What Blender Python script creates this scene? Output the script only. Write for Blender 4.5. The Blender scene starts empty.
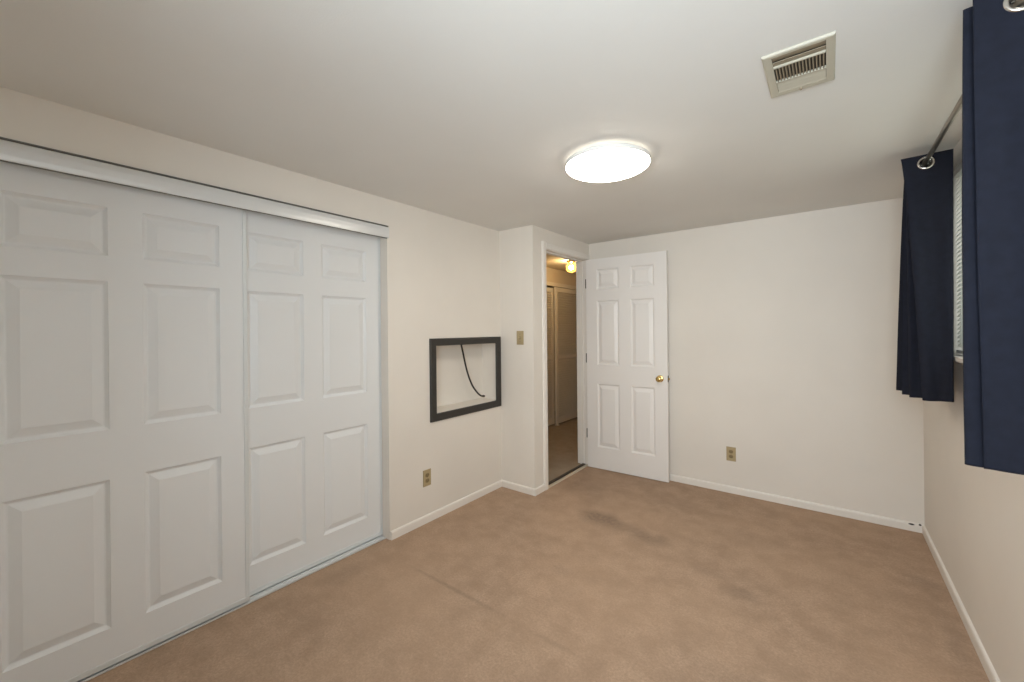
import bpy, bmesh, math, random
from mathutils import Vector, Matrix, Euler
random.seed(7)
S = bpy.context.scene
COL = S.collection
PI = math.pi

# ------------------------------------------------------------------ camera
EYE = 1.3456
F_PX = 411.39
cam_d = bpy.data.cameras.new('camera')
cam = bpy.data.objects.new('camera', cam_d)
COL.objects.link(cam)
cam_d.sensor_fit = 'HORIZONTAL'
cam_d.sensor_width = 36.0
cam_d.lens = F_PX / 1024 * 36.0
cam_d.shift_y = -10.86 / 1024
cam_d.clip_start = 0.02
_m = Matrix.Rotation(math.radians(37.593), 4, 'Z') @ Matrix.Rotation(PI / 2, 4, 'X') @ Matrix.Rotation(math.radians(-0.548), 4, 'Z')
cam.rotation_euler = _m.to_euler()
cam.location = (0, 0, EYE)
S.camera = cam

# ------------------------------------------------------------------ view, sky, daylight, added fill lights
S.view_settings.view_transform = 'Standard'
S.view_settings.look = 'None'
S.view_settings.gamma = 1.0
S.view_settings.use_curve_mapping = False
S.view_settings.exposure = -0.03
try:
    S.cycles.max_bounces = 14
    S.cycles.diffuse_bounces = 10
    S.cycles.transparent_max_bounces = 16
    S.cycles.sample_clamp_indirect = 6.0
except Exception:
    pass
W = bpy.data.worlds.new('world')
S.world = W
W.use_nodes = True
_bg = W.node_tree.nodes['Background']
_bg.inputs[0].default_value = (0.80, 0.88, 1.0, 1)
_bg.inputs[1].default_value = 1.2

LAMP_EMIT = 29.5
HALL_EMIT = 560.0
DAYLIGHT_W = 7.0

dl = bpy.data.lights.new('window_daylight', 'AREA')
dl.shape = 'RECTANGLE'
dl.size = 1.28
dl.size_y = 0.86
dl.energy = DAYLIGHT_W
dl.color = (1.0, 0.96, 0.84)
dlo = bpy.data.objects.new('window_daylight', dl)
COL.objects.link(dlo)
dlo.location = (0.70, 2.255, 1.66)
dlo.rotation_euler = (0, PI / 2, 0)      # shines towards -X, into the room


# two added fill lights behind the camera, unseen: one cool and wide, one aimed
REAR_WIDE_W = 32.0
REAR_FRONT_W = 24.5
for nm, watts, colr, spr, turn in (('rear_fill_wide', REAR_WIDE_W, (0.76, 0.93, 1.16), 180, 0), ('rear_fill_aimed', REAR_FRONT_W, (1.0, 0.98, 0.955), 120, 18)):
    rl = bpy.data.lights.new(nm, 'AREA')
    rl.shape = 'RECTANGLE'
    rl.size = 0.82
    rl.size_y = 0.90
    rl.energy = watts
    rl.color = colr
    rl.spread = math.radians(spr)
    rlo = bpy.data.objects.new(nm, rl)
    COL.objects.link(rlo)
    rlo.location = (0.02, -0.60, 1.50)
    rlo.rotation_euler = (PI / 2, 0, math.radians(turn))     # shines towards +Y, into the room


# ------------------------------------------------------------------ materials
def new_mat(name, rgb, rough=0.6, metal=0.0, spec=0.5):
    m = bpy.data.materials.new(name)
    m.use_nodes = True
    b = m.node_tree.nodes['Principled BSDF']
    b.inputs['Base Color'].default_value = (*rgb, 1)
    b.inputs['Roughness'].default_value = rough
    b.inputs['Metallic'].default_value = metal
    b.inputs['Specular IOR Level'].default_value = spec
    return m


def N(m, t, **kw):
    n = m.node_tree.nodes.new(t)
    for k, v in kw.items():
        setattr(n, k, v)
    return n


def L(m, a, b):
    m.node_tree.links.new(a, b)


def bsdf(m):
    return m.node_tree.nodes['Principled BSDF']


def coords(m, kind='Object'):
    return N(m, 'ShaderNodeTexCoord').outputs[kind]


def noise(m, vec, scale, detail=3.0, rough=0.5):
    n = N(m, 'ShaderNodeTexNoise')
    n.inputs['Scale'].default_value = scale
    n.inputs['Detail'].default_value = detail
    n.inputs['Roughness'].default_value = rough
    if vec is not None:
        L(m, vec, n.inputs['Vector'])
    return n.outputs[0]


def math_n(m, op, a, b=None, clamp=False):
    n = N(m, 'ShaderNodeMath', operation=op)
    n.use_clamp = clamp
    for i, v in enumerate((a, b)):
        if v is None:
            continue
        if isinstance(v, (int, float)):
            n.inputs[i].default_value = v
        else:
            L(m, v, n.inputs[i])
    return n.outputs[0]


def maprange(m, v, a, b, c, d, smooth=False):
    n = N(m, 'ShaderNodeMapRange')
    n.clamp = True
    if smooth:
        n.interpolation_type = 'SMOOTHSTEP'
    L(m, v, n.inputs[0])
    for i, x in enumerate((a, b, c, d)):
        n.inputs[i + 1].default_value = x
    return n.outputs[0]


def mixc(m, fac, a, b):
    n = N(m, 'ShaderNodeMix', data_type='RGBA')
    if isinstance(fac, (int, float)):
        n.inputs[0].default_value = fac
    else:
        L(m, fac, n.inputs[0])
    for i, v in ((6, a), (7, b)):
        if isinstance(v, tuple):
            n.inputs[i].default_value = (*v, 1)
        else:
            L(m, v, n.inputs[i])
    return n.outputs[2]


def bump(m, h, strength, dist):
    n = N(m, 'ShaderNodeBump')
    n.inputs['Strength'].default_value = strength
    n.inputs['Distance'].default_value = dist
    L(m, h, n.inputs['Height'])
    L(m, n.outputs[0], bsdf(m).inputs['Normal'])


def scaled(rgb, k):
    return tuple(c * k for c in rgb)


def painted(name, rgb, rough=0.6, mottle=0.04, grain=260, bstr=0.12, spec=0.3):
    """painted plaster: roller-stipple bump, faint uneven tone"""
    m = new_mat(name, rgb, rough, spec=spec)
    v = coords(m)
    n = noise(m, v, 2.2, 4)
    f = maprange(m, n, 0.35, 0.7, 0, 1)
    L(m, mixc(m, f, rgb, scaled(rgb, 1 - mottle)), bsdf(m).inputs['Base Color'])
    bump(m, noise(m, v, grain, 2), bstr, 0.002)
    return m


WALL_RGB = (0.785, 0.745, 0.688)
M = {}
M['wall'] = painted('wall_paint', WALL_RGB, 0.62)
M['ceil'] = painted('ceiling_paint', (0.77, 0.77, 0.75), 0.75, 0.03, 180, 0.2)
M['trim'] = painted('trim_paint', (0.82, 0.785, 0.735), 0.42, 0.02, 60, 0.03, 0.4)
M['door'] = painted('door_paint', (0.85, 0.83, 0.81), 0.42, 0.015, 50, 0.03, 0.4)
M['closet'] = painted('closet_door_paint', (0.775, 0.795, 0.81), 0.45, 0.02, 90, 0.05, 0.4)
M['track'] = new_mat('white_metal', (0.74, 0.755, 0.765), 0.32, 0.25)
M['track_dark'] = new_mat('track_shadow_metal', (0.16, 0.16, 0.15), 0.5, 0.6)
M['steel'] = new_mat('bare_steel_edge', (0.72, 0.755, 0.77), 0.35, 0.15)
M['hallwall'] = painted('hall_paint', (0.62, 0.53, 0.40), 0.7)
M['louver'] = painted('louver_paint', (0.70, 0.64, 0.54), 0.55, 0.03, 60, 0.03)
M['frame'] = new_mat('charcoal_frame', (0.034, 0.031, 0.027), 0.55)
M['cable'] = new_mat('black_cable', (0.012, 0.012, 0.012), 0.4)
M['plate'] = new_mat('almond_plastic', (0.42, 0.335, 0.19), 0.4)
M['plate_dark'] = new_mat('almond_plastic_recess', (0.24, 0.18, 0.09), 0.5)
M['slot'] = new_mat('outlet_slot', (0.03, 0.025, 0.02), 0.6)
M['brass'] = new_mat('brass', (0.78, 0.58, 0.24), 0.18, 1.0)
M['hinge'] = new_mat('bronze_hinge', (0.045, 0.04, 0.03), 0.45, 0.3)
M['chrome'] = new_mat('brushed_nickel', (0.66, 0.63, 0.58), 0.22, 1.0)
M['rod'] = new_mat('gunmetal_rod', (0.30, 0.27, 0.23), 0.3, 1.0)
M['vent'] = new_mat('vent_enamel', (0.50, 0.475, 0.39), 0.5)
M['vent_dark'] = new_mat('duct_dark', (0.05, 0.04, 0.028), 0.7)
M['vent_tan'] = new_mat('damper_metal', (0.30, 0.25, 0.175), 0.5, 0.1)
M['vinyl'] = new_mat('window_vinyl', (0.84, 0.84, 0.80), 0.4)
M['lampbase'] = new_mat('lamp_base', (0.8, 0.79, 0.77), 0.4)
M['thresh'] = new_mat('threshold_metal', (0.55, 0.49, 0.40), 0.4, 0.3)
M['thresh_dark'] = new_mat('threshold_gap', (0.05, 0.042, 0.035), 0.7)
M['outside'] = painted('outside_render', (0.5, 0.5, 0.47), 0.8)

# carpet ------------------------------------------------------------
def carpet(name, rgb, stains):
    m = new_mat(name, rgb, 0.95, spec=0.1)
    v = coords(m)
    warp = N(m, 'ShaderNodeVectorMath', operation='SCALE')
    nz = N(m, 'ShaderNodeTexNoise')
    nz.inputs['Scale'].default_value = 9
    nz.inputs['Detail'].default_value = 5
    L(m, v, nz.inputs['Vector'])
    sub = N(m, 'ShaderNodeVectorMath', operation='SUBTRACT')
    L(m, nz.outputs[1], sub.inputs[0])
    sub.inputs[1].default_value = (0.5, 0.5, 0.5)
    L(m, sub.outputs[0], warp.inputs[0])
    warp.inputs['Scale'].default_value = 0.12
    add = N(m, 'ShaderNodeVectorMath', operation='ADD')
    L(m, v, add.inputs[0])
    L(m, warp.outputs[0], add.inputs[1])
    total = None
    for (x, y, rx, ry, amt) in stains:
        mp = N(m, 'ShaderNodeMapping', vector_type='TEXTURE')
        mp.inputs['Location'].default_value = (x, y, 0)
        mp.inputs['Scale'].default_value = (rx, ry, 1)
        L(m, (v if min(rx, ry) < 0.03 else add.outputs[0]), mp.inputs['Vector'])
        ln = N(m, 'ShaderNodeVectorMath', operation='LENGTH')
        L(m, mp.outputs[0], ln.inputs[0])
        f = maprange(m, ln.outputs['Value'], 0.15, 1.0, amt, 0.0, True)
        total = f if total is None else math_n(m, 'ADD', total, f, True)
    tuft = noise(m, v, 95, 5, 0.75)
    patch = noise(m, v, 7.0, 7, 0.68)
    broad = noise(m, v, 1.3, 3, 0.5)
    c = mixc(m, maprange(m, tuft, 0.3, 0.7, 0, 1), scaled(rgb, 0.76), scaled(rgb, 1.22))
    c = mixc(m, maprange(m, patch, 0.40, 0.63, 0, 0.55), c, tuple(a * b for a, b in zip(rgb, (0.70, 0.68, 0.66))))
    c = mixc(m, maprange(m, broad, 0.4, 0.65, 0, 0.40), c, tuple(a * b for a, b in zip(rgb, (1.10, 1.08, 1.04))))
    if total is not None:
        speck = maprange(m, noise(m, v, 38, 4, 0.7), 0.3, 0.7, 0.45, 1.0)
        c = mixc(m, math_n(m, 'MULTIPLY', total, speck, True), c, tuple(a * b for a, b in zip(rgb, (0.36, 0.38, 0.42))))
    L(m, c, bsdf(m).inputs['Base Color'])
    bump(m, noise(m, v, 320, 2, 0.7), 0.55, 0.006)
    return m


STAINS = [(-1.30, 2.70, 0.22, 0.16, 0.72), (-1.10, 2.66, 0.20, 0.13, 0.24), (-0.92, 2.63, 0.20, 0.12, 0.50),
          (-0.36, 2.36, 0.13, 0.07, 0.42), (-0.52, 2.46, 0.16, 0.07, 0.22), (-1.70, 3.15, 0.30, 0.30, 0.26),
          (-0.45, 3.0, 0.35, 0.16, 0.16), (-1.0, 3.3, 0.35, 0.2, 0.16), (0.39, 3.02, 0.09, 0.10, 0.35),
          (0.42, 2.55, 0.06, 0.45, 0.22), (-2.14, 1.22, 0.10, 0.18, 0.25), (-1.55, 1.505, 0.46, 0.020, 0.42),
          (-0.95, 1.50, 0.20, 0.02, 0.2), (-1.20, 1.98, 0.10, 0.07, 0.18), (-1.02, 2.02, 0.09, 0.06, 0.16),
          (-0.30, 1.75, 0.22, 0.10, 0.14), (-2.05, 2.2, 0.12, 0.3, 0.12)]
M['carpet'] = carpet('beige_carpet', (0.468, 0.334, 0.240), STAINS)
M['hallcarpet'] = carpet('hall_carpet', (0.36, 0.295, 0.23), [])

# cloth -------------------------------------------------------------
def cloth(name, rgb):
    m = new_mat(name, rgb, 0.85, spec=0.25)
    v = coords(m)
    w1 = N(m, 'ShaderNodeTexWave', bands_direction='Z')
    w1.inputs['Scale'].default_value = 260
    w1.inputs['Distortion'].default_value = 1.5
    L(m, v, w1.inputs['Vector'])
    n = noise(m, v, 40, 3)
    L(m, mixc(m, maprange(m, n, 0.3, 0.7, 0, 1), scaled(rgb, 0.86), scaled(rgb, 1.15)), bsdf(m).inputs['Base Color'])
    bump(m, w1.outputs[0], 0.18, 0.001)
    return m


M['navy'] = cloth('navy_cloth', (0.0100, 0.0122, 0.0225))

# blinds: thin white vinyl that lets some daylight through -----------
def slat_mat():
    m = new_mat('blind_vinyl', (0.85, 0.84, 0.78), 0.5)
    out = [n for n in m.node_tree.nodes if n.type == 'OUTPUT_MATERIAL'][0]
    tr = N(m, 'ShaderNodeBsdfTranslucent')
    tr.inputs[0].default_value = (0.80, 0.80, 0.74, 1)
    mx = N(m, 'ShaderNodeMixShader')
    mx.inputs[0].default_value = 0.6
    L(m, bsdf(m).outputs[0], mx.inputs[1])
    L(m, tr.outputs[0], mx.inputs[2])
    L(m, mx.outputs[0], out.inputs[0])
    return m


M['slat'] = slat_mat()


def pane_mat():
    m = new_mat('window_glass', (1, 1, 1), 0.02)
    out = [n for n in m.node_tree.nodes if n.type == 'OUTPUT_MATERIAL'][0]
    tr = N(m, 'ShaderNodeBsdfTransparent')
    tr.inputs[0].default_value = (0.97, 0.99, 0.98, 1)
    gl = N(m, 'ShaderNodeBsdfGlossy')
    gl.inputs['Roughness'].default_value = 0.02
    mx = N(m, 'ShaderNodeMixShader')
    mx.inputs[0].default_value = 0.06
    L(m, tr.outputs[0], mx.inputs[1])
    L(m, gl.outputs[0], mx.inputs[2])
    L(m, mx.outputs[0], out.inputs[0])
    return m


M['pane'] = pane_mat()


def emit_mat(name, rgb, s):
    m = new_mat(name, (0.9, 0.9, 0.9), 0.4)
    b = bsdf(m)
    b.inputs['Emission Color'].default_value = (*rgb, 1)
    b.inputs['Emission Strength'].default_value = s
    return m


M['lamp'] = emit_mat('lamp_diffuser', (1.0, 0.90, 0.77), LAMP_EMIT)
M['bulb'] = emit_mat('lit_bulb', (1.0, 0.80, 0.52), HALL_EMIT)


def globe_mat():
    m = new_mat('amber_globe_glass', (0.22, 0.10, 0.02), 0.2)
    out = [n for n in m.node_tree.nodes if n.type == 'OUTPUT_MATERIAL'][0]
    b = bsdf(m)
    b.inputs['Emission Color'].default_value = (1.0, 0.62, 0.20, 1)
    b.inputs['Emission Strength'].default_value = 1.3
    tr = N(m, 'ShaderNodeBsdfTransparent')
    tr.inputs[0].default_value = (1.0, 0.92, 0.75, 1)
    mx = N(m, 'ShaderNodeMixShader')
    mx.inputs[0].default_value = 0.62
    L(m, b.outputs[0], mx.inputs[1])
    L(m, tr.outputs[0], mx.inputs[2])
    L(m, mx.outputs[0], out.inputs[0])
    return m


M['globe'] = globe_mat()
M['lamp_edge'] = emit_mat('lamp_back_edge', (1.0, 0.90, 0.77), 0.8)


# ------------------------------------------------------------------ mesh helpers
class MB:
    def __init__(s):
        s.v, s.f, s.smooth = [], [], []

    def add(s, vs, fs, smooth=False):
        o = len(s.v)
        s.v += [tuple(p) for p in vs]
        s.f += [tuple(i + o for i in f) for f in fs]
        s.smooth += [smooth] * len(fs)
        return s

    def box(s, x0, x1, y0, y1, z0, z1, bev=0.0, mat=None):
        bm = bmesh.new()
        vs = [bm.verts.new(p) for p in ((x0, y0, z0), (x1, y0, z0), (x1, y1, z0), (x0, y1, z0),
                                        (x0, y0, z1), (x1, y0, z1), (x1, y1, z1), (x0, y1, z1))]
        for f in ((0, 3, 2, 1), (4, 5, 6, 7), (0, 1, 5, 4), (1, 2, 6, 5), (2, 3, 7, 6), (3, 0, 4, 7)):
            bm.faces.new([vs[i] for i in f])
        if bev > 0:
            bmesh.ops.bevel(bm, geom=list(bm.edges), offset=bev, segments=2, affect='EDGES', profile=0.6)
        bm.verts.index_update()
        pts = [v.co.copy() for v in bm.verts]
        if mat is not None:
            pts = [mat @ p for p in pts]
        s.add(pts, [tuple(v.index for v in f.verts) for f in bm.faces])
        bm.free()
        return s

    def lathe(s, prof, c=(0, 0, 0), axis='Z', n=32, smooth=True):
        """prof: (radius, height) pairs turned about an axis through c"""
        vs, fs = [], []
        k = len(prof)
        for i in range(n):
            a = 2 * PI * i / n
            for (r, h) in prof:
                p = (r * math.cos(a), r * math.sin(a), h)
                if axis == 'X':
                    p = (p[2], p[0], p[1])
                elif axis == 'Y':
                    p = (p[0], p[2], p[1])
                vs.append((p[0] + c[0], p[1] + c[1], p[2] + c[2]))
        for i in range(n):
            j = (i + 1) % n
            for q in range(k - 1):
                fs.append((i * k + q, j * k + q, j * k + q + 1, i * k + q + 1))
        if prof[0][0] > 1e-6:
            fs.append(tuple(i * k for i in range(n)))
        if prof[-1][0] > 1e-6:
            fs.append(tuple(i * k + k - 1 for i in range(n)))
        return s.add(vs, fs, smooth)

    def tube(s, pts, r, n=12):
        pts = [Vector(p) for p in pts]
        vs, fs = [], []
        up = Vector((0.13, 0.21, 0.97))
        for i, p in enumerate(pts):
            t = (pts[min(i + 1, len(pts) - 1)] - pts[max(i - 1, 0)]).normalized()
            a = t.cross(up)
            if a.length < 1e-3:
                a = t.cross(Vector((1, 0, 0)))
            a.normalize()
            b = t.cross(a)
            for k in range(n):
                w = 2 * PI * k / n
                vs.append(p + r * (math.cos(w) * a + math.sin(w) * b))
        for i in range(len(pts) - 1):
            for k in range(n):
                q = (k + 1) % n
                fs.append((i * n + k, i * n + q, (i + 1) * n + q, (i + 1) * n + k))
        fs.append(tuple(range(n)))
        fs.append(tuple((len(pts) - 1) * n + k for k in range(n)))
        return s.add(vs, fs, True)

    def prism(s, prof, axis, a, b, smooth=False):
        """a closed outline extruded from a to b along an axis; prof holds the other two coordinates"""
        def P(u, w, t):
            return {'X': (t, u, w), 'Y': (u, t, w), 'Z': (u, w, t)}[axis]
        n = len(prof)
        vs = [P(u, w, a) for u, w in prof] + [P(u, w, b) for u, w in prof]
        fs = [(i, (i + 1) % n, n + (i + 1) % n, n + i) for i in range(n)]
        fs += [tuple(range(n)), tuple(range(n, 2 * n))]
        return s.add(vs, fs, smooth)

    def torus(s, c, R, r, normal, n=36, k=12, squash=1.0):
        nrm = Vector(normal).normalized()
        a = nrm.cross(Vector((0, 0, 1))).normalized()
        b = nrm.cross(a)
        c = Vector(c)
        vs, fs = [], []
        for i in range(n):
            t = 2 * PI * i / n
            d = math.cos(t) * a + math.sin(t) * b
            for j in range(k):
                w = 2 * PI * j / k
                vs.append(c + d * (R + r * math.cos(w)) + nrm * (r * squash * math.sin(w)))
        for i in range(n):
            for j in range(k):
                fs.append((i * k + j, ((i + 1) % n) * k + j, ((i + 1) % n) * k + (j + 1) % k, i * k + (j + 1) % k))
        return s.add(vs, fs, True)


def obj(name, mb, mat, parent=None, at=None, weld=True):
    """one mesh object; mb is in world coordinates, `at` its base point (a child's is its parent's)"""
    if parent is not None:
        at = Vector(parent['_at'])
    at = Vector(at if at is not None else (0, 0, 0))
    me = bpy.data.meshes.new(name)
    me.from_pydata([Vector(p) - at for p in mb.v], [], mb.f)
    me.polygons.foreach_set('use_smooth', mb.smooth)
    bm = bmesh.new()
    bm.from_mesh(me)
    if weld:
        bmesh.ops.remove_doubles(bm, verts=list(bm.verts), dist=1e-5)
    bmesh.ops.recalc_face_normals(bm, faces=list(bm.faces))
    bm.to_mesh(me)
    bm.free()
    me.materials.append(mat)
    o = bpy.data.objects.new(name, me)
    COL.objects.link(o)
    if parent is not None:
        o.parent = parent
        o['_at'] = tuple(at)
    else:
        o.location = at
        o['_at'] = tuple(at)
    return o


def empty(name, at):
    o = bpy.data.objects.new(name, None)
    COL.objects.link(o)
    o.location = at
    o.empty_display_size = 0.05
    o['_at'] = tuple(at)
    return o


def tag(o, label=None, cat=None, group=None, kind=None):
    if label:
        o['label'] = label
    if cat:
        o['category'] = cat
    if group:
        o['group'] = group
    if kind:
        o['kind'] = kind
    return o


def struct(name, mb, mat, at=None, label=None, cat=None):
    o = obj(name, mb, mat, None, at)
    return tag(o, label, cat, kind='structure')


# ------------------------------------------------------------------ the room's measures
H = 2.20                       # ceiling
XL, XD, XR = -2.25, -1.902, 0.484    # closet wall, doorway wall, window wall
YN, YB, YF = 2.756, 3.748, -0.30     # nook return, back wall, wall behind the camera
T = 0.115
HX = -3.05                     # far wall of the hall
HY = 6.6
D0, D1, DZ = 2.946, 3.690, 2.030     # doorway
C0, C1, CZ = -0.07, 1.612, 2.00       # closet opening
N0, N1, NZ0, NZ1 = 1.995, 2.715, 0.752, 1.262   # wall niche
NB = -2.425                    # its back
W0, W1, WZ0, WZ1 = 1.60, 2.93, 1.195, 2.10      # window

struct('floor', MB().box(XL - 0.12, XR + T, YF - 0.1, YN, -0.10, 0.0).box(XD - 0.03, XR + T, YN, YB + T, -0.10, 0.0), M['carpet'], (0, 0, 0),
       'worn beige carpet with grey stains and one crease', 'floor')
struct('ceiling', MB().box(XL - 0.9, XR + T, YF - 0.1, YB + T, H, H + 0.1), M['ceil'], (0, 0, H),
       'plain off-white painted ceiling of the bedroom', 'ceiling')

w = MB()
w.box(XL - T, XL, YF, C0, 0, H)
w.box(XL - T, XL, C0, C1, CZ, H)
w.box(XL - T, XL, C1, N0, 0, H)
w.box(XL - T, XL, N0, N1, 0, NZ0)
w.box(XL - T, XL, N0, N1, NZ1, H)
w.box(XL - T, XL, N1, YN + T, 0, H)
# plaster box of the niche behind the frame
b0, b1 = NB, XL - T
w.box(b0 - 0.02, b1, N0 - 0.02, N0, NZ0 - 0.02, NZ1 + 0.02)
w.box(b0 - 0.02, b1, N1, N1 + 0.02, NZ0 - 0.02, NZ1 + 0.02)
w.box(b0 - 0.02, b1, N0, N1, NZ0 - 0.02, NZ0)
w.box(b0 - 0.02, b1, N0, N1, NZ1, NZ1 + 0.02)
w.box(b0 - 0.02, b0, N0, N1, NZ0, NZ1)
struct('wall_left', w, M['wall'], (XL, 0, 0), 'off-white closet wall with a square niche', 'wall')
struct('wall_nook', MB().box(XL, XD - T, YN, YN + T, 0, H), M['wall'], (XL, YN, 0),
       'narrow off-white return wall with the light switch', 'wall')
w = MB()
w.box(XD - T, XD, YN, D0 - 0.018, 0, H)
w.box(XD - T, XD, D0 - 0.018, D1 + 0.018, DZ + 0.018, H)
w.box(XD - T, XD, D1 + 0.018, YB, 0, H)
struct('wall_doorway', w, M['wall'], (XD, YN, 0), 'off-white wall around the open doorway', 'wall')
struct('wall_back', MB().box(XD - T, XR + T, YB, YB + T, 0, H), M['wall'], (XD, YB, 0),
       'long off-white wall behind the open door', 'wall')
w = MB()
w.box(XR, XR + T, YF, W0, 0, H)
w.box(XR, XR + T, W0, W1, 0, WZ0)
w.box(XR, XR + T, W0, W1, WZ1, H)
w.box(XR, XR + T, W1, YB, 0, H)
struct('wall_right', w, M['wall'], (XR, 0, 0), 'off-white window wall behind the navy curtains', 'wall')
RW0, RW1, RZ0, RZ1 = -0.44, 0.44, 1.10, 2.04    # made-up window behind the camera, letting the fill lights in
w = MB()
w.box(XL - T, RW0, YF - 0.1, YF, 0, H)
w.box(RW1, XR + T, YF - 0.1, YF, 0, H)
w.box(RW0, RW1, YF - 0.1, YF, 0, RZ0)
w.box(RW0, RW1, YF - 0.1, YF, RZ1, H)
struct('wall_front', w, M['wall'], (0, YF, 0))
w = MB()
for (a, b, c, d) in ((RW0, RW0 + 0.05, RZ0, RZ1), (RW1 - 0.05, RW1, RZ0, RZ1), (RW0 + 0.05, RW1 - 0.05, RZ0, RZ0 + 0.05),
                     (RW0 + 0.05, RW1 - 0.05, RZ1 - 0.05, RZ1), ((RW0 + RW1) / 2 - 0.02, (RW0 + RW1) / 2 + 0.02, RZ0 + 0.05, RZ1 - 0.05)):
    w.box(a, b, YF - 0.08, YF - 0.03, c, d, 0.002)
w2 = struct('added_window', w, M['vinyl'], (0.0, YF, RZ0))
obj('pane', MB().box(RW0 + 0.05, RW1 - 0.05, YF - 0.058, YF - 0.054, RZ0 + 0.05, RZ1 - 0.05), M['pane'], w2)
obj('sill', MB().box(RW0 - 0.02, RW1 + 0.02, YF, YF + 0.03, RZ0 - 0.015, RZ0 + 0.008, 0.003), M['trim'], w2)
w = MB()
w.box(XL - 0.80, XL - 0.75, C0 - 0.15, C1 + 0.15, 0, H)
w.box(XL - 0.75, XL - T, C0 - 0.15, C0 - 0.10, 0, H)
w.box(XL - 0.75, XL - T, C1 + 0.10, C1 + 0.15, 0, H)
struct('wall_closet', w, M['wall'], (XL - 0.4, 0.8, 0))
struct('closet_floor', MB().box(XL - 0.80, XL - 0.12, C0 - 0.15, C1 + 0.15, -0.10, 0), M['carpet'], (XL - 0.4, 0.8, 0))

# hall beyond the doorway
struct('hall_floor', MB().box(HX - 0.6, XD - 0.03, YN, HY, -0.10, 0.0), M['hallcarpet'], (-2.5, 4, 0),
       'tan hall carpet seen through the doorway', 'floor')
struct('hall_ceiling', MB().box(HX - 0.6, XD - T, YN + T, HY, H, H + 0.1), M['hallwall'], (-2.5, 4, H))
w = MB()
w.box(HX - 0.1, HX, YN + T, 4.10, 0, H)
w.box(HX - 0.1, HX, 4.10, 5.80, 2.00, H)
w.box(HX - 0.1, HX, 5.80, HY, 0, H)
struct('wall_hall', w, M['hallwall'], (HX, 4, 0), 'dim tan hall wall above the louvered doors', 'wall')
w = MB()
w.box(XD - T, XD - T + 0.1, YB + T, HY, 0, H)
w.box(HX - 0.6, XD - T + 0.1, HY, HY + 0.1, 0, H)
w.box(HX - 0.1, XL, YN + 0.02, YN + T, 0, H)
w.box(HX - 0.6, HX - 0.55, 4.0, 5.9, 0, H)
w.box(HX - 0.55, HX - 0.1, 4.0, 4.05, 0, H)
w.box(HX - 0.55, HX - 0.1, 5.85, 5.9, 0, H)
struct('wall_hall_end', w, M['hallwall'], (HX, HY, 0))


# baseboards --------------------------------------------------------
def bb_prof(u0, s, h=0.055, t=0.012):
    """outline in (offset from wall, z): flat face with eased top"""
    p = [(0, 0.0), (t, 0.0), (t, h - 0.012), (t * 0.8, h - 0.004), (t * 0.35, h), (0, h)]
    return [(u0 + s * a, z) for a, z in p]


def spotted(name):
    """trim paint with two small chips knocked into it near the corner"""
    m = painted(name, (0.82, 0.785, 0.735), 0.42, 0.02, 60, 0.03, 0.4)
    v = coords(m)
    total = None
    for (x, z, rx, rz) in ((0.421, 0.045, 0.017, 0.0065), (0.462, 0.050, 0.008, 0.006)):
        mp = N(m, 'ShaderNodeMapping', vector_type='TEXTURE')
        mp.inputs['Location'].default_value = (x, 0, z)
        mp.inputs['Scale'].default_value = (rx, 10, rz)
        L(m, v, mp.inputs['Vector'])
        ln = N(m, 'ShaderNodeVectorMath', operation='LENGTH')
        L(m, mp.outputs[0], ln.inputs[0])
        f = maprange(m, ln.outputs['Value'], 0.7, 1.0, 1.0, 0.0)
        total = f if total is None else math_n(m, 'ADD', total, f, True)
    src = bsdf(m).inputs['Base Color'].links[0].from_socket
    L(m, mixc(m, total, src, (0.02, 0.016, 0.012)), bsdf(m).inputs['Base Color'])
    return m


M['trim_spots'] = spotted('chipped_trim_paint')
struct('baseboard_left', MB().prism(bb_prof(XL, 1), 'Y', C1 + 0.005, YN - 0.012), M['trim'], (XL, 2, 0))
struct('baseboard_nook', MB().prism(bb_prof(YN, -1), 'X', XL, XD + 0.012), M['trim'], (XL, YN, 0))
struct('baseboard_doorway', MB().prism(bb_prof(XD, 1), 'Y', YN, D0 - 0.062), M['trim'], (XD, YN, 0))
struct('baseboard_back', MB().prism(bb_prof(YB, -1), 'X', XD, XR), M['trim_spots'], (0, YB, 0))
struct('baseboard_right', MB().prism(bb_prof(XR, -1), 'Y', YF, YB - 0.012), M['trim'], (XR, 2, 0))

# doorway lining and casing ------------------------------------------
tr = MB()
tr.box(XD - T, XD, D0 - 0.018, D0, 0, DZ + 0.018)            # jambs and head
tr.box(XD - T, XD, D1, D1 + 0.018, 0, DZ + 0.018)
tr.box(XD - T, XD, D0, D1, DZ, DZ + 0.018)
for y0, y1 in ((D0, D0 + 0.011), (D1 - 0.011, D1)):          # door stop
    tr.box(XD - 0.078, XD - 0.042, y0, y1, 0, DZ)
tr.box(XD - 0.078, XD - 0.042, D0 + 0.011, D1 - 0.011, DZ - 0.011, DZ)
o = struct('trim_1', tr, M['trim'], (XD, D0, 0), 'white lining of the doorway to the hall', 'door frame')


def casing(y0, y1, z0, z1, horiz=False):
    m = MB()
    t = 0.015
    if horiz:
        p = [(XD, z0), (XD + t * 0.75, z0), (XD + t, z0 + 0.010), (XD + t, z1 - 0.012), (XD + t * 0.6, z1 - 0.002), (XD, z1)]
        return m.prism(p, 'Y', y0, y1)
    p = [(XD, y0), (XD + t * 0.6, y0 + 0.002), (XD + t, y0 + 0.012), (XD + t, y1 - 0.010), (XD + t * 0.75, y1), (XD, y1)]
    return m.prism(p, 'Z', z0, z1)


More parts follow.
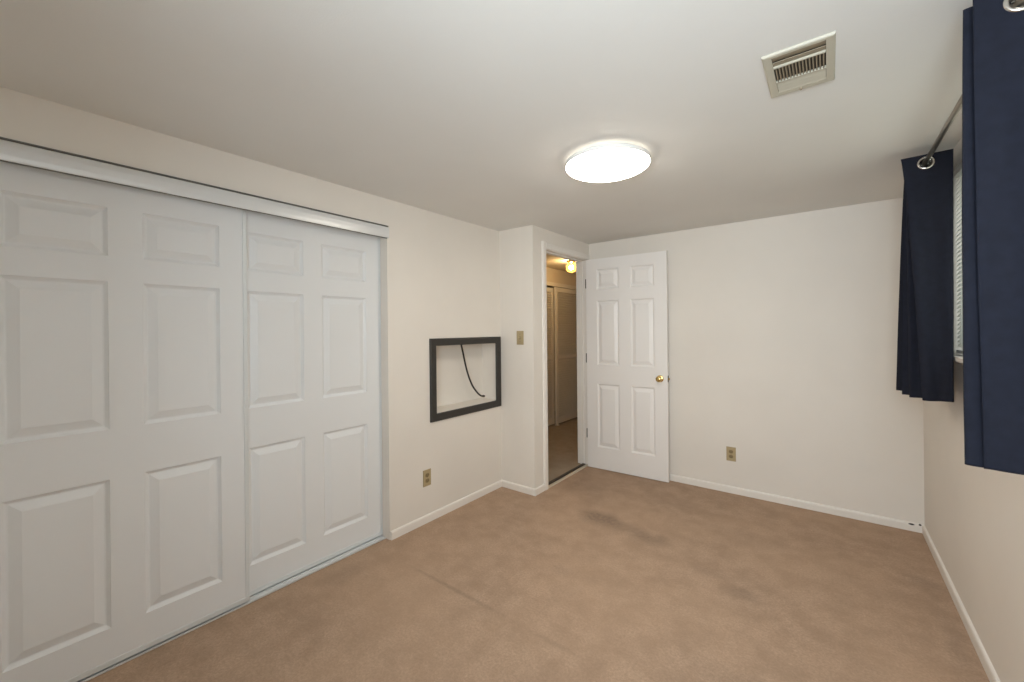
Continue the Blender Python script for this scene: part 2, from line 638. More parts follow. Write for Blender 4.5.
cs = casing(D0 - 0.060, D0 - 0.004, 0, DZ + 0.060)
c2 = casing(D1 + 0.004, YB - 0.001, 0, DZ + 0.060)
c3 = casing(D0 - 0.004, D1 + 0.004, DZ + 0.006, DZ + 0.060, True)
for c in (c2, c3):
    cs.add(c.v, c.f)
struct('trim_2', cs, M['trim'], (XD, D0, 0), 'white casing around the doorway', 'door casing')

th = empty('threshold_strip', (XD - 0.02, 3.33, 0))
tag(th, 'narrow metal carpet strip across the open doorway', 'threshold')
obj('strip', MB().prism([(XD - 0.022, 0), (XD - 0.019, 0.007), (XD - 0.008, 0.010), (XD + 0.004, 0.007), (XD + 0.010, 0)], 'Y', D0 + 0.0, D1 - 0.001), M['thresh'], th)
tag(obj('gap_strip', MB().prism([(XD - 0.058, 0.0), (XD - 0.054, 0.011), (XD - 0.024, 0.011), (XD - 0.0225, 0.0)], 'Y', D0 + 0.012, D1 - 0.012), M['thresh_dark'], th), 'dark strip behind the metal')  # raised dark strip where the gap behind the threshold runs


# ------------------------------------------------------------------ moulded panel doors
def panel_slab(W_, z0, z1, th_, panels, place):
    """slab in (u, d, z): u across, d outwards (front at 0, back at -th_), panels (u0,u1,z0,z1) pressed into both faces"""
    us = sorted({0.0, W_} | {a for p in panels for a in p[:2]})
    zs = sorted({z0, z1} | {a for p in panels for a in p[2:]})
    mb = MB()
    loops = ((0.0, 0.0), (0.0015, -0.003), (0.012, -0.0118), (0.0155, -0.0124), (0.0180, -0.0118), (0.046, -0.0012), (0.048, -0.0006))

    def face(d0, s):
        vs, fs = [], []

        def q(a, b, c, d, dd):
            i = len(vs)
            vs.extend([(a, d0 + s * dd, c), (b, d0 + s * dd, c), (b, d0 + s * dd, d), (a, d0 + s * dd, d)])
            fs.append((i, i + 1, i + 2, i + 3))
        for i in range(len(us) - 1):
            for j in range(len(zs) - 1):
                a, b, c, d = us[i], us[i + 1], zs[j], zs[j + 1]
                inp = [p for p in panels if p[0] - 1e-6 <= a and b <= p[1] + 1e-6 and p[2] - 1e-6 <= c and d <= p[3] + 1e-6]
                if not inp:
                    q(a, b, c, d, 0.0)
        for (a, b, c, d) in panels:
            prev = None
            for ins, dep in loops:
                ring = [(a + ins, d0 + s * dep, c + ins), (b - ins, d0 + s * dep, c + ins), (b - ins, d0 + s * dep, d - ins), (a + ins, d0 + s * dep, d - ins)]
                i = len(vs)
                vs.extend(ring)
                if prev is not None:
                    for k in range(4):
                        fs.append((prev + k, prev + (k + 1) % 4, i + (k + 1) % 4, i + k))
                prev = i
            fs.append((prev, prev + 1, prev + 2, prev + 3))
        mb.add([place @ Vector(p) for p in vs], fs)
    face(0.0, 1)
    face(-th_, -1)
    rim = []
    for a in us:
        rim.append((a, z0))
    for c in zs[1:]:
        rim.append((W_, c))
    for a in reversed(us[:-1]):
        rim.append((a, z1))
    for c in reversed(zs[1:-1]):
        rim.append((0.0, c))
    n = len(rim)
    vs = [(u, 0.0, z) for u, z in rim] + [(u, -th_, z) for u, z in rim]
    mb.add([place @ Vector(p) for p in vs], [(i, (i + 1) % n, n + (i + 1) % n, n + i) for i in range(n)])
    return mb


# closet doors: u runs along +Y, d along +X
def closet_door(name, face_x, y0, W_, lft, rgt, label):
    z0, z1 = 0.021, 1.985
    rows = ((0.165, 0.760), (0.962, 1.557), (1.660, 1.855))
    panels = [(a, b, c, d) for (a, b) in (lft, rgt) for (c, d) in rows]
    place = Matrix(((0, 1, 0, face_x), (1, 0, 0, y0), (0, 0, 1, 0), (0, 0, 0, 1)))
    o = obj(name, panel_slab(W_, z0, z1, 0.030, panels, place), M['closet'], None, (face_x, y0 + W_ / 2, z0))
    tag(o, label, 'closet door', kind='structure')
    fx = face_x
    for y in (y0, y0 + W_):
        e = MB().box(fx - 0.031, fx + 0.004, y - 0.003, y + 0.003, z0 - 0.004, z1, 0.001)
        e.box(fx, fx + 0.004, y - 0.003 if y > y0 + 0.1 else y + 0.003, y - 0.014 if y > y0 + 0.1 else y + 0.014, z0 - 0.004, z1, 0.0008)
        tag(obj('edge_strip', e, M['steel'], o), 'thin metal edge strip')
    e = MB().box(fx - 0.031, fx + 0.003, y0 + 0.003, y0 + W_ - 0.003, z0 - 0.006, z0 + 0.016, 0.001)
    tag(obj('bottom_rail', e, M['steel'], o), 'pale metal bottom rail')
    return o


closet_door('door_2', -2.294, -0.065, 0.880, (0.110, 0.386), (0.492, 0.768), 'front sliding closet door with six moulded panels, overlapping its neighbour')
closet_door('door_3', -2.329, 0.724, 0.888, (0.110, 0.390), (0.495, 0.783), 'rear sliding closet door with six moulded panels beside the black frame')

tk = empty('closet_fascia', (XL, 0.77, 1.946))
tag(tk, 'pale metal fascia strip covering the top of the closet opening', 'closet track')
p = [(XL, 1.946), (XL + 0.008, 1.946), (XL + 0.010, 1.949), (XL + 0.0115, 1.966), (XL + 0.0115, 1.992), (XL + 0.009, 2.010), (XL + 0.007, 2.016), (XL, 2.018)]
obj('face', MB().prism(p, 'Y', C0 - 0.01, C1 + 0.008), M['track'], tk)
p = [(XL, 2.0185), (XL + 0.009, 2.0175), (XL + 0.011, 2.020), (XL + 0.011, 2.024), (XL, 2.024)]
tag(obj('lip', MB().prism(p, 'Y', C0 - 0.01, C1 + 0.004), M['track_dark'], tk), 'dark top lip')
tag(obj('lower_lip', MB().box(XL + 0.0005, XL + 0.007, C0 + 0.002, C1 - 0.004, 1.9425, 1.946), M['track_dark'], tk), 'dark lower edge')
fl = empty('closet_floor_track', (-2.31, 0.77, 0))
tag(fl, 'thin metal track on the floor under the sliding closet doors', 'closet track')
obj('base_plate', MB().box(-2.372, -2.2895, C0 + 0.002, C1 - 0.002, 0.0, 0.004), M['track'], fl)
for x in (-2.372, -2.3275, -2.2895):
    obj('guide_rib', MB().box(x, x + 0.0035, C0 + 0.002, C1 - 0.002, 0.003, 0.010, 0.0008), M['track'], fl)

# hinged bedroom door: local u from the hinge towards +X, d towards the camera (-Y)
hin = Vector((-1.880, 3.638, 0))
ang = math.radians(1.6)
pl = Matrix.Translation(hin) @ Matrix.Rotation(ang, 4, 'Z') @ Matrix(((1, 0, 0, 0), (0, -1, 0, 0), (0, 0, 1, 0), (0, 0, 0, 1)))
rows = ((0.213, 0.822), (1.004, 1.620), (1.728, 1.922))
panels = [(a, b, c, d) for (a, b) in ((0.110, 0.330), (0.440, 0.656)) for (c, d) in rows]
DW = 0.766
dr = obj('door_1', panel_slab(DW, 0.006, 2.025, 0.035, panels, pl), M['door'], None, tuple(hin))
tag(dr, 'white six-panel door standing open against the back wall', 'door', kind='structure')


def put(mb, mtx):
    mb.v = [tuple(mtx @ Vector(p)) for p in mb.v]
    return mb


KU, KZ = 0.702, 0.906
prof = [(0.0, 0.057), (0.012, 0.0565), (0.020, 0.053), (0.0255, 0.046), (0.027, 0.039), (0.0255, 0.032), (0.020, 0.026), (0.012, 0.022), (0.0105, 0.016), (0.0115, 0.010), (0.013, 0.008)]
kn = obj('knob', put(MB().lathe(prof, (KU, 0, KZ), 'Y', 32), pl), M['brass'], dr)
tag(kn, 'round brass knob')
obj('rose', put(MB().lathe([(0.0, 0.0075), (0.015, 0.0075), (0.027, 0.0055), (0.031, 0.002), (0.031, 0.0)], (KU, 0, KZ), 'Y', 32), pl), M['brass'], kn)
prof2 = [(r, -0.035 - h * 0.62) for r, h in prof]
kb = obj('knob', put(MB().lathe(prof2, (KU, 0, KZ), 'Y', 32), pl), M['brass'], dr)
obj('latch_plate', put(MB().box(DW - 0.0005, DW + 0.0015, -0.030, -0.005, KZ - 0.028, KZ + 0.028, 0.0004), pl), M['hinge'], dr)
obj('latch_bolt', put(MB().prism([(DW + 0.001, -0.024), (DW + 0.012, -0.022), (DW + 0.003, -0.011), (DW + 0.001, -0.011)], 'Z', KZ - 0.009, KZ + 0.009), pl), M['brass'], dr)
for z in (1.792, 1.064, 0.328):
    hm = MB()
    hx, hy = -1.889, 3.650
    for k in range(5):
        hm.lathe([(0.0, 0), (0.0055, 0), (0.0055, 0.0165), (0.0, 0.0165)], (hx, hy, z - 0.0425 + 0.017 * k), 'Z', 14)
    hm.lathe([(0.0, 0), (0.004, 0), (0.006, 0.003), (0.0, 0.006)], (hx, hy, z + 0.0425), 'Z', 14)
    hm.box(hx - 0.0015, hx + 0.0005, hy, hy + 0.034, z - 0.0425, z + 0.0425)
    tag(obj('hinge', hm, M['hinge'], dr), 'dark metal hinge')

# ------------------------------------------------------------------ hall louvered closet doors
def louver_door(name, x, y0, y1, z0, z1, label):
    e = obj(name, MB().box(x - 0.028, x, y0, y0 + 0.048, z0, z1, 0.002).box(x - 0.028, x, y1 - 0.048, y1, z0, z1, 0.002)
            .box(x - 0.027, x - 0.001, y0 + 0.046, y1 - 0.046, z0, z0 + 0.085, 0.002).box(x - 0.027, x - 0.001, y0 + 0.046, y1 - 0.046, z1 - 0.065, z1, 0.002)
            .box(x - 0.027, x - 0.001, y0 + 0.046, y1 - 0.046, 0.93, 0.985, 0.002), M['louver'], None, (x, (y0 + y1) / 2, z0))
    tag(e, label, 'closet door', kind='structure')
    s = MB()
    for (a, b) in ((z0 + 0.09, 0.925), (0.99, z1 - 0.07)):
        n = int((b - a) / 0.032)
        for i in range(n):
            z = a + (i + 0.5) * (b - a) / n
            mt = Matrix.Translation((x - 0.014, 0, z)) @ Matrix.Rotation(math.radians(42), 4, 'Y')
            s.box(-0.025, 0.025, y0 + 0.045, y1 - 0.045, -0.003, 0.003, 0, mt)
    obj('louvers', s, M['louver'], e)
    return e


louver_door('door_4', -3.075, 4.16, 4.962, 0.020, 1.935, 'tan louvered hall door set back, left of the other louvered door')
louver_door('door_5', -3.032, 4.955, 5.76, 0.020, 1.945, 'tan louvered hall door in front, below the round hall lamp')
hd = MB().box(HX - 0.02, HX + 0.018, 4.04, 5.86, 1.952, 2.005, 0.003)
struct('trim_3', hd, M['louver'], (HX, 4.9, 1.95), 'tan header strip above the louvered hall doors', 'trim')
fg = MB().box(-3.062, -3.012, 4.945, 4.99, 0.0, 0.012, 0.002).box(-3.034, -3.022, 4.955, 4.985, 0.012, 0.019, 0.001)
tag(obj('floor_guide', fg, M['louver'], None, (-3.03, 4.96, 0)), 'small tan guide block on the hall carpet under the louvered doors', 'door guide')

gx, gy = -2.52, 4.49
g = empty('globe_lamp', (gx, gy, H))
tag(g, 'small glowing amber globe lamp on the hall ceiling', 'ceiling lamp')
obj('canopy', MB().lathe([(0.0, H), (0.058, H), (0.058, H - 0.010), (0.045, H - 0.019), (0.036, H - 0.030), (0.0, H - 0.030)], (gx, gy, 0), 'Z', 32), M['brass'], g)
def ball(r, zc, n=14):
    return [(0.0, zc - r)] + [(r * math.cos(-PI / 2 + PI * i / n), zc + r * math.sin(-PI / 2 + PI * i / n)) for i in range(1, n)] + [(0.0, zc + r)]


obj('globe', MB().lathe(ball(0.068, 2.116), (gx, gy, 0), 'Z', 32), M['globe'], g)
obj('bulb', MB().lathe(ball(0.026, 2.114), (gx, gy, 0), 'Z', 24), M['bulb'], g)

# ------------------------------------------------------------------ ceiling lamp
lx, ly = -0.872, 1.925
lp = empty('ceiling_lamp', (lx, ly, H))
tag(lp, 'round white glowing flush lamp in the middle of the bedroom ceiling', 'ceiling lamp')
obj('base', MB().lathe([(0.0, H), (0.176, H), (0.176, H - 0.014), (0.172, H - 0.0165), (0.0, H - 0.0165)], (lx, ly, 0), 'Z', 72), M['lampbase'], lp)
obj('diffuser', MB().lathe([(0.0, 2.166), (0.200, 2.166), (0.2035, 2.163), (0.2030, 2.158), (0.200, 2.155), (0.192, 2.150), (0.170, 2.141), (0.13, 2.133), (0.07, 2.128), (0.0, 2.127)], (lx, ly, 0), 'Z', 72), M['lamp'], lp)
tag(obj('edge_glow', MB().lathe([(0.165, 2.1680), (0.165, 2.1815), (0.200, 2.1815), (0.2035, 2.179), (0.2035, 2.1680)], (lx, ly, 0), 'Z', 72), M['lamp_edge'], lp), 'softly lit back edge')
rim = MB().lathe([(0.2045, 2.1815), (0.2070, 2.1815), (0.2080, 2.178), (0.2080, 2.165), (0.2060, 2.161), (0.2045, 2.166), (0.2045, 2.1815)], (lx, ly, 0), 'Z', 72)
obj('rim', rim, M['lampbase'], lp)

# ------------------------------------------------------------------ ceiling vent
vx0, vx1, vy0, vy1 = -0.163, 0.023, 1.514, 1.798
ox0, ox1 = -0.137, 0.000
oy0, oy1 = 1.530, 1.766
vt = empty('ceiling_vent', ((vx0 + vx1) / 2, (vy0 + vy1) / 2, H))
tag(vt, 'ivory metal air vent with slats in the ceiling', 'vent')
fr = MB()
zt, zm, zb = H, H - 0.002, H - 0.0085
def rect(ins, z):
    return [(vx0 + ins, vy0 + ins, z), (vx1 - ins, vy0 + ins, z), (vx1 - ins, vy1 - ins, z), (vx0 + ins, vy1 - ins, z)]
inner = [(ox0, oy0), (ox1, oy0), (ox1, oy1), (ox0, oy1)]
rings = [rect(0, zt), rect(0, zm), rect(0.002, zb + 0.002), rect(0.006, zb), [(x, y, zb) for x, y in inner], [(x, y, zt - 0.001) for x, y in inner]]
vs = [p for r in rings for p in r]
fs = [(4 * i + k, 4 * i + (k + 1) % 4, 4 * i + 4 + (k + 1) % 4, 4 * i + 4 + k) for i in range(5) for k in range(4)]
fr.add(vs, fs)
fr.box(ox0, ox1, 1.5925, 1.5985, zb, H - 0.001)
fr.box(ox0, ox1, 1.690, 1.698, zb, H - 0.001)
obj('frame', fr, M['vent'], vt)
obj('duct', MB().box(ox0, ox1, oy0, oy1, H - 0.0009, H - 0.0003), M['vent_dark'], vt)
for i in range(15):
    x = ox0 + 0.0065 + i * (ox1 - ox0 - 0.009) / 14.4
    mt = Matrix.Translation((x, 0, zb + 0.0040)) @ Matrix.Rotation(math.radians(8), 4, 'Y')
    obj('slat', MB().box(-0.0016, 0.0016, 1.5985, 1.690, -0.0037, 0.0037, 0, mt), M['vent_tan'], vt)
for y, a in ((1.547, -80), (1.577, -80)):
    mt = Matrix.Translation((0, y, zb + 0.0045)) @ Matrix.Rotation(math.radians(a), 4, 'X')
    tag(obj('damper_vane', MB().box(ox0 + 0.001, ox1 - 0.001, -0.0008, 0.0008, -0.0160, 0.0160, 0, mt), M['vent_tan'], vt), 'dark tan vane')
for y, a in ((1.713, 72), (1.735, 72), (1.756, 72)):
    mt = Matrix.Translation((0, y, zb + 0.0042)) @ Matrix.Rotation(math.radians(a), 4, 'X')
    tag(obj('vane', MB().box(ox0 + 0.001, ox1 - 0.001, -0.0008, 0.0008, -0.0112, 0.0105, 0, mt), M['vent'], vt), 'ivory vane')
obj('lever', MB().box(-0.075, -0.068, vy1 - 0.024, vy1 - 0.012, zb - 0.005, zb + 0.001, 0.001), M['vent_tan'], vt)

# ------------------------------------------------------------------ framed niche and its cable
f0, f1, g0, g1 = 1.957, 2.746, 0.695, 1.291
fw = 0.058
fm = MB()
ring = [(f0, g0, f1, g1, XL), (f0, g0, f1, g1, XL + 0.012), (f0 + 0.004, g0 + 0.004, f1 - 0.004, g1 - 0.004, XL + 0.016),
        (f0 + fw - 0.006, g0 + fw - 0.006, f1 - fw + 0.006, g1 - fw + 0.006, XL + 0.014), (f0 + fw, g0 + fw - 0.004, f1 - fw, g1 - fw + 0.004, XL + 0.009), (f0 + fw, g0 + fw - 0.004, f1 - fw, g1 - fw + 0.004, XL)]
vs = []
for (a, b, c, d, x) in ring:
    vs += [(x, a, b), (x, c, b), (x, c, d), (x, a, d)]
n = len(ring)
fs = [(4 * i + k, 4 * i + (k + 1) % 4, 4 * ((i + 1) % n) + (k + 1) % 4, 4 * ((i + 1) % n) + k) for i in range(n) for k in range(4)]
fm.add(vs, fs)
tag(obj('niche_frame', fm, M['frame'], None, (XL, (f0 + f1) / 2, g0)), 'black flat picture-style frame around the square wall niche', 'frame')

cb = empty('coax_cable', (-2.36, 2.36, 1.255))
tag(cb, 'black cable hanging in a curve inside the framed niche', 'cable')
def catmull(P, k=10):
    P = [Vector(p) for p in P]
    Q = [2 * P[0] - P[1]] + P + [2 * P[-1] - P[-2]]
    out = []
    for i in range(1, len(Q) - 2):
        for j in range(k):
            t = j / k
            a, b, c, d = Q[i - 1], Q[i], Q[i + 1], Q[i + 2]
            out.append(0.5 * ((2 * b) + (c - a) * t + (2 * a - 5 * b + 4 * c - d) * t * t + (3 * b - a - 3 * c + d) * t ** 3))
    out.append(P[-1])
    return out
cpts = catmull([(-2.350, 2.366, 1.262), (-2.350, 2.377, 1.238), (-2.350, 2.400, 1.160), (-2.350, 2.421, 1.082), (-2.35, 2.445, 1.010), (-2.350, 2.477, 0.937), (-2.350, 2.510, 0.882), (-2.350, 2.549, 0.838), (-2.350, 2.582, 0.808), (-2.350, 2.611, 0.790), (-2.350, 2.632, 0.784)])
obj('lead', MB().tube(cpts, 0.0072, 12), M['cable'], cb)
d = Vector((0, 0.98, -0.12)).normalized()
e0 = Vector((-2.350, 2.630, 0.7845))
cn = MB().tube([e0, e0 + d * 0.008], 0.0088, 12)
cn.tube([e0 + d * 0.008, e0 + d * 0.024], 0.0098, 6)
cn.tube([e0 + d * 0.024, e0 + d * 0.029], 0.0022, 8)
tag(obj('connector', cn, M['hinge'], cb), 'small metal screw connector')


# ------------------------------------------------------------------ outlets and switch
def wall_plate(root, mtx):
    """almond cover plate in local (u, z, out)"""
    return obj('cover_plate', put(MB().box(-0.035, 0.035, -0.0575, 0.0575, 0.0, 0.0055, 0.0022), mtx), M['plate'], root)


def oval(w_, h_, z0, z1, cy):
    pts = []
    for i in range(28):
        a = 2 * PI * i / 28
        x, y = w_ * math.cos(a), h_ * 1.12 * math.sin(a)
        pts.append((x, cy + max(-h_ * 0.92, min(h_ * 0.92, y))))
    return pts


def outlet(at, mtx, label):
    r = empty('wall_outlet', at)
    tag(r, label, 'outlet', 'almond wall outlets')
    wall_plate(r, mtx)
    for s in (-1, 1):
        c = 0.0195 * s
        q = obj('receptacle', put(MB().prism(oval(0.0165, 0.0145, 0, 0, c), 'Z', 0.0, 0.0075), mtx), M['plate_dark'], r)
        sl = MB()
        sl.box(-0.0075, -0.0050, c - 0.003, c + 0.006, 0.0070, 0.0078)
        sl.box(0.0050, 0.0075, c - 0.002, c + 0.005, 0.0070, 0.0078)
        sl.lathe([(0.0, 0.0078), (0.0026, 0.0078), (0.0026, 0.0070), (0.0, 0.0070)], (0, c - 0.008, 0), 'Z', 10)
        tag(obj('slots', put(sl, mtx), M['slot'], q), 'dark plug slots')
    obj('screw', put(MB().lathe([(0.0, 0.0068), (0.003, 0.0064), (0.0035, 0.0050), (0.0, 0.0050)], (0, 0, 0), 'Z', 12), mtx), M['chrome'], r)
    return r


# local (u, z, out): left wall faces +X, u along -Y ; back / nook walls face -Y, u along X
mL = lambda y, z: Matrix(((0, 0, 1, XL), (-1, 0, 0, y), (0, 1, 0, z), (0, 0, 0, 1)))
mB = lambda x, z, yy: Matrix(((1, 0, 0, x), (0, 0, -1, yy), (0, 1, 0, z), (0, 0, 0, 1)))
outlet((XL, 1.923, 0.313), mL(1.923, 0.313), 'almond wall outlet low on the wall below the black frame')
outlet((-0.639, YB, 0.318), mB(-0.639, 0.318, YB), 'almond wall outlet low on the back wall beside the open door')
mt = mB(-2.035, 1.281, YN)
sw = empty('light_switch', (-2.035, YN, 1.281))
tag(sw, 'almond toggle light switch between the black frame and the doorway', 'light switch')
wall_plate(sw, mt)
tg = MB().box(-0.0055, 0.0055, -0.0125, 0.0125, 0.005, 0.0065, 0.0005)
tg.v = tg.v
obj('toggle_bezel', put(tg, mt), M['plate_dark'], sw)
tg = MB().prism([(-0.008, 0.006), (-0.010, 0.017), (-0.003, 0.019), (0.006, 0.006)], 'X', -0.0042, 0.0042)
tg.v = [(p[0], p[1], p[2]) for p in tg.v]
obj('toggle', put(tg, mt), M['plate'], sw)
for z in (-0.030, 0.030):
    obj('screw', put(MB().lathe([(0.0, 0.0068), (0.003, 0.0064), (0.0035, 0.0050), (0.0, 0.0050)], (0, z, 0), 'Z', 12), mt), M['plate_dark'], sw)

# ------------------------------------------------------------------ window and blind
wn = empty('window_1', (XR, (W0 + W1) / 2, WZ0))
tag(wn, 'white window behind the navy curtains', 'window', kind='structure')
k = MB()
xa, xb = XR + 0.058, XR + T
for (y0, y1, z0, z1) in ((W0, W0 + 0.04, WZ0, WZ1), (W1 - 0.04, W1, WZ0, WZ1), (W0 + 0.04, W1 - 0.04, WZ0, WZ0 + 0.04), (W0 + 0.04, W1 - 0.04, WZ1 - 0.04, WZ1)):
    k.box(xa, xb, y0, y1, z0, z1, 0.002)
obj('frame', k, M['vinyl'], wn)
k = MB()
ym = (W0 + W1) / 2
for (a, b, dx) in ((W0 + 0.04, ym + 0.02, 0.0), (ym - 0.02, W1 - 0.04, 0.018)):
    for (y0, y1, z0, z1) in ((a, a + 0.03, WZ0 + 0.04, WZ1 - 0.04), (b - 0.03, b, WZ0 + 0.04, WZ1 - 0.04), (a + 0.03, b - 0.03, WZ0 + 0.04, WZ0 + 0.07), (a + 0.03, b - 0.03, WZ1 - 0.07, WZ1 - 0.04)):
        k.box(xa + 0.010 + dx, xa + 0.026 + dx, y0, y1, z0, z1, 0.001)
obj('sash', k, M['vinyl'], wn)
obj('pane', MB().box(xa + 0.017, xa + 0.020, W0 + 0.068, ym - 0.01, WZ0 + 0.068, WZ1 - 0.068).box(xa + 0.035, xa + 0.038, ym + 0.01, W1 - 0.068, WZ0 + 0.068, WZ1 - 0.068), M['pane'], wn)
sill = MB().box(XR, XR + 0.056, W0 + 0.001, W1 - 0.001, WZ0 + 0.0005, WZ0 + 0.010).box(XR - 0.028, XR, W0 - 0.02, W1 + 0.018, WZ0 - 0.012, WZ0 + 0.010, 0.003)
obj('sill', sill, M['trim'], wn)

bl = empty('window_blind', (XR + 0.021, ym, WZ1 - 0.002))
tag(bl, 'closed white horizontal blind between the navy curtains', 'blind')
ba, bb_ = W0 + 0.012, W1 - 0.012
obj('head_rail', MB().box(XR + 0.004, XR + 0.036, ba, bb_, WZ1 - 0.032, WZ1 - 0.002, 0.002), M['vinyl'], bl)
k = MB()
z = WZ1 - 0.045
while z > WZ0 + 0.050:
    mtx = Matrix.Translation((XR + 0.019, 0, z)) @ Matrix.Rotation(math.radians(-58), 4, 'Y')
    vs, fs = [], []
    for j, (a, c) in enumerate(((-0.0125, 0.0), (-0.006, 0.0014), (0.0, 0.0019), (0.006, 0.0014), (0.0125, 0.0))):
        for y in (ba, bb_):
            vs.append(mtx @ Vector((a, y, c)))
    for j in range(4):
        fs.append((2 * j, 2 * j + 1, 2 * j + 3, 2 * j + 2))
    k.add(vs, fs, True)
    z -= 0.0205
obj('slats', k, M['slat'], bl, weld=False)
obj('bottom_rail', MB().box(XR + 0.009, XR + 0.029, ba, bb_, WZ0 + 0.018, WZ0 + 0.034, 0.002), M['vinyl'], bl)
for y in (ba + 0.12, ym, bb_ - 0.12):
    obj('ladder_cord', MB().tube([(XR + 0.0065, y, WZ0 + 0.03), (XR + 0.0065, y, WZ1 - 0.03)], 0.0008, 6), M['vinyl'], bl)

# ------------------------------------------------------------------ curtain rod
RX, RZ, RR = 0.367, 2.116, 0.0095
ro = empty('curtain_rod', (RX, 2.2, RZ))
tag(ro, 'dark metal curtain rod under the ceiling along the window wall', 'curtain rod')
obj('pole', MB().tube([(RX, 1.34, RZ), (RX, 3.06, RZ)], RR, 20), M['rod'], ro)
for y, s in ((3.06, 1), (1.34, -1)):
    f = MB().lathe([(0.0, 0.0), (0.012, 0.0), (0.013, 0.006), (0.009, 0.010), (0.016, 0.018), (0.021, 0.030), (0.019, 0.043), (0.010, 0.052), (0.0, 0.054)], (0, 0, 0), 'Y', 24)
    f.v = [(p[0] + RX, y + s * p[1], p[2] + RZ) for p in f.v]
    obj('finial', f, M['rod'], ro)
for y in (3.02, 1.385):
    f = MB().tube([(XR, y, RZ - 0.004), (RX + 0.012, y, RZ - 0.004)], 0.006, 12)
    f.lathe([(0.0, 0.0), (0.024, 0.0), (0.024, -0.004), (0.0, -0.006)], (XR, y, RZ - 0.004), 'X', 24)
    f.torus((RX, y, RZ), 0.0135, 0.0038, (0, 1, 0), 24, 8)
    obj('bracket', f, M['rod'], ro)


# ------------------------------------------------------------------ curtains
def smoothstep(a, b, x):
    t = max(0.0, min(1.0, (x - a) / (b - a)))
    return t * t * (3 - 2 * t)


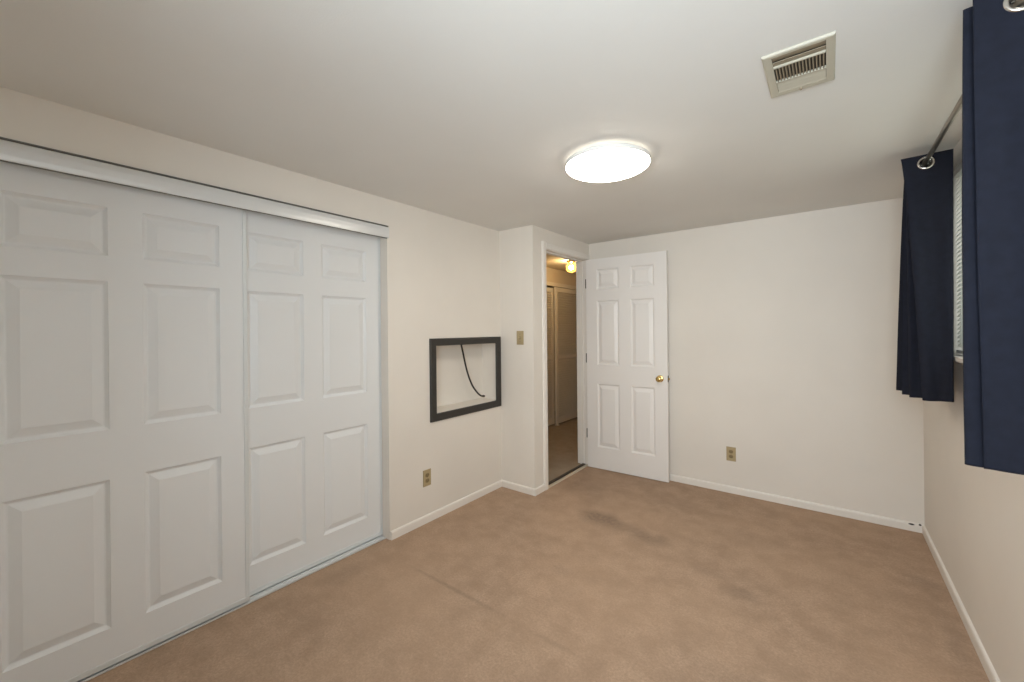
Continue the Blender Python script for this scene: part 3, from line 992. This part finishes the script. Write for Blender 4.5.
def curtain(label, ztop, zbot, top, bot, power, gz, seed, bulge=()):
    """pleats in plan: `top` and `bot` list the turning points (x, y) of the cloth at its two ends"""
    rnd = random.Random(seed)
    ph = [rnd.uniform(0, 6) for _ in range(6)]
    SEG, ROWS = 26, 165
    nseg = len(top) - 1

    def plan(t):
        e = [(a[0] + (b[0] - a[0]) * t, a[1] + (b[1] - a[1]) * t) for a, b in zip(top, bot)]
        out = []
        for i in range(nseg):
            for j in range(SEG + (1 if i == nseg - 1 else 0)):
                s = j / SEG
                cx = 0.5 - 0.5 * math.cos(PI * s)
                cx = 0.45 * cx + 0.55 * s                 # rounded, not too round, turns
                out.append((e[i][0] + (e[i + 1][0] - e[i][0]) * cx, e[i][1] + (e[i + 1][1] - e[i][1]) * s))
        # soften the corners of the zigzag
        for _ in range(5):
            out = [out[0]] + [((out[q - 1][0] + 2 * out[q][0] + out[q + 1][0]) / 4, (out[q - 1][1] + 2 * out[q][1] + out[q + 1][1]) / 4) for q in range(1, len(out) - 1)] + [out[-1]]
        return out

    rows = []
    for r in range(ROWS + 1):
        v = r / ROWS
        z = ztop + (zbot - ztop) * v
        t = v ** power
        pts = plan(t)
        row = []
        for q, (x, y) in enumerate(pts):
            u = q / (len(pts) - 1)
            sg = u * nseg
            wob = 0.003 * v * math.sin(5.0 * v * PI + ph[0] + u * 9) + 0.0075 * smoothstep(0.03, 0.35, v) * math.sin(2 * PI * 1.35 * sg + ph[1] + 1.2 * v) * math.sin(PI * (sg % 1.0)) ** 0.5
            bx = sum(am * math.sin(PI * min(1, v * 1.05)) * max(0.0, 1 - abs(sg - k_)) for k_, am in bulge)
            row.append((x + bx, y + wob, z + 0.002 * math.sin(u * 24 + ph[2]) * (v > 0.99)))
        rows.append(row)
    # grommets sit half-way along each run of cloth, round the rod
    holes = []
    for i in range(nseg):
        a, b = Vector((*top[i], 0)), Vector((*top[i + 1], 0))
        f = (RX - a.x) / (b.x - a.x)
        best = min(rows[0][i * SEG:(i + 1) * SEG + 1], key=lambda p: abs(p[0] - RX))
        holes.append((Vector((RX, best[1], gz)), (b - a).normalized()))
    root = empty('navy_curtain', (RX, top[0][1], zbot))
    tag(root, label, 'curtain', 'navy grommet curtains')
    ncol = len(rows[0])
    vs = [p for row in rows for p in row]
    fs = []
    for r in range(ROWS):
        for q in range(ncol - 1):
            c = (Vector(rows[r][q]) + Vector(rows[r + 1][q + 1])) / 2
            seg = min(q // SEG, nseg - 1)
            h, d_ = holes[seg]
            rel = c - h
            if math.hypot(Vector((rel.x, rel.y, 0)).dot(d_), rel.z) < 0.0205:
                continue
            fs.append((r * ncol + q, r * ncol + q + 1, (r + 1) * ncol + q + 1, (r + 1) * ncol + q))
    o = obj('cloth', MB().add(vs, fs, True), M['navy'], root, weld=False)
    md = o.modifiers.new('thickness', 'SOLIDIFY')
    md.thickness = 0.0016
    md.offset = 0
    for h, d_ in holes:
        nrm = Vector((d_.y, -d_.x, 0))
        gm = MB().torus(h, 0.0250, 0.0062, nrm, 40, 10, 0.95)
        tag(obj('grommet', gm, M['chrome'], root), 'shiny metal ring')
    return root


curtain('short navy curtain at the far end of the rod, nearest the back wall', 2.152, 0.998,
        [(0.456, 2.712), (0.277, 2.726), (0.446, 2.752), (0.300, 2.778), (0.448, 2.806), (0.306, 2.832), (0.450, 2.862), (0.312, 2.892), (0.440, 2.915)],
        [(0.448, 2.706), (0.345, 2.716), (0.430, 2.765), (0.309, 2.800), (0.435, 2.850), (0.292, 2.900), (0.435, 2.985), (0.287, 3.080), (0.430, 3.130)],
        0.75, 2.112, 3)
curtain('short navy curtain at the near end of the rod, nearest the camera', 2.156, 0.998,
        [(0.460, 1.500), (0.285, 1.512), (0.440, 1.530), (0.275, 1.548), (0.445, 1.580), (0.302, 1.612), (0.448, 1.645), (0.315, 1.680), (0.440, 1.700)],
        [(0.458, 1.490), (0.290, 1.476), (0.430, 1.492), (0.262, 1.504), (0.440, 1.555), (0.300, 1.610), (0.440, 1.660), (0.320, 1.710), (0.440, 1.740)],
        0.9, 2.116, 5, ((3, -0.003), (1, -0.003)))

# the strip of ground outside the window
struct('outside_ground', MB().box(XR + T + 0.3, 6.0, -2.0, 7.0, 0.2, 0.3), M['outside'], (3, 2, 0.2))
for o in bpy.data.objects:
    if '_at' in o:
        del o['_at']
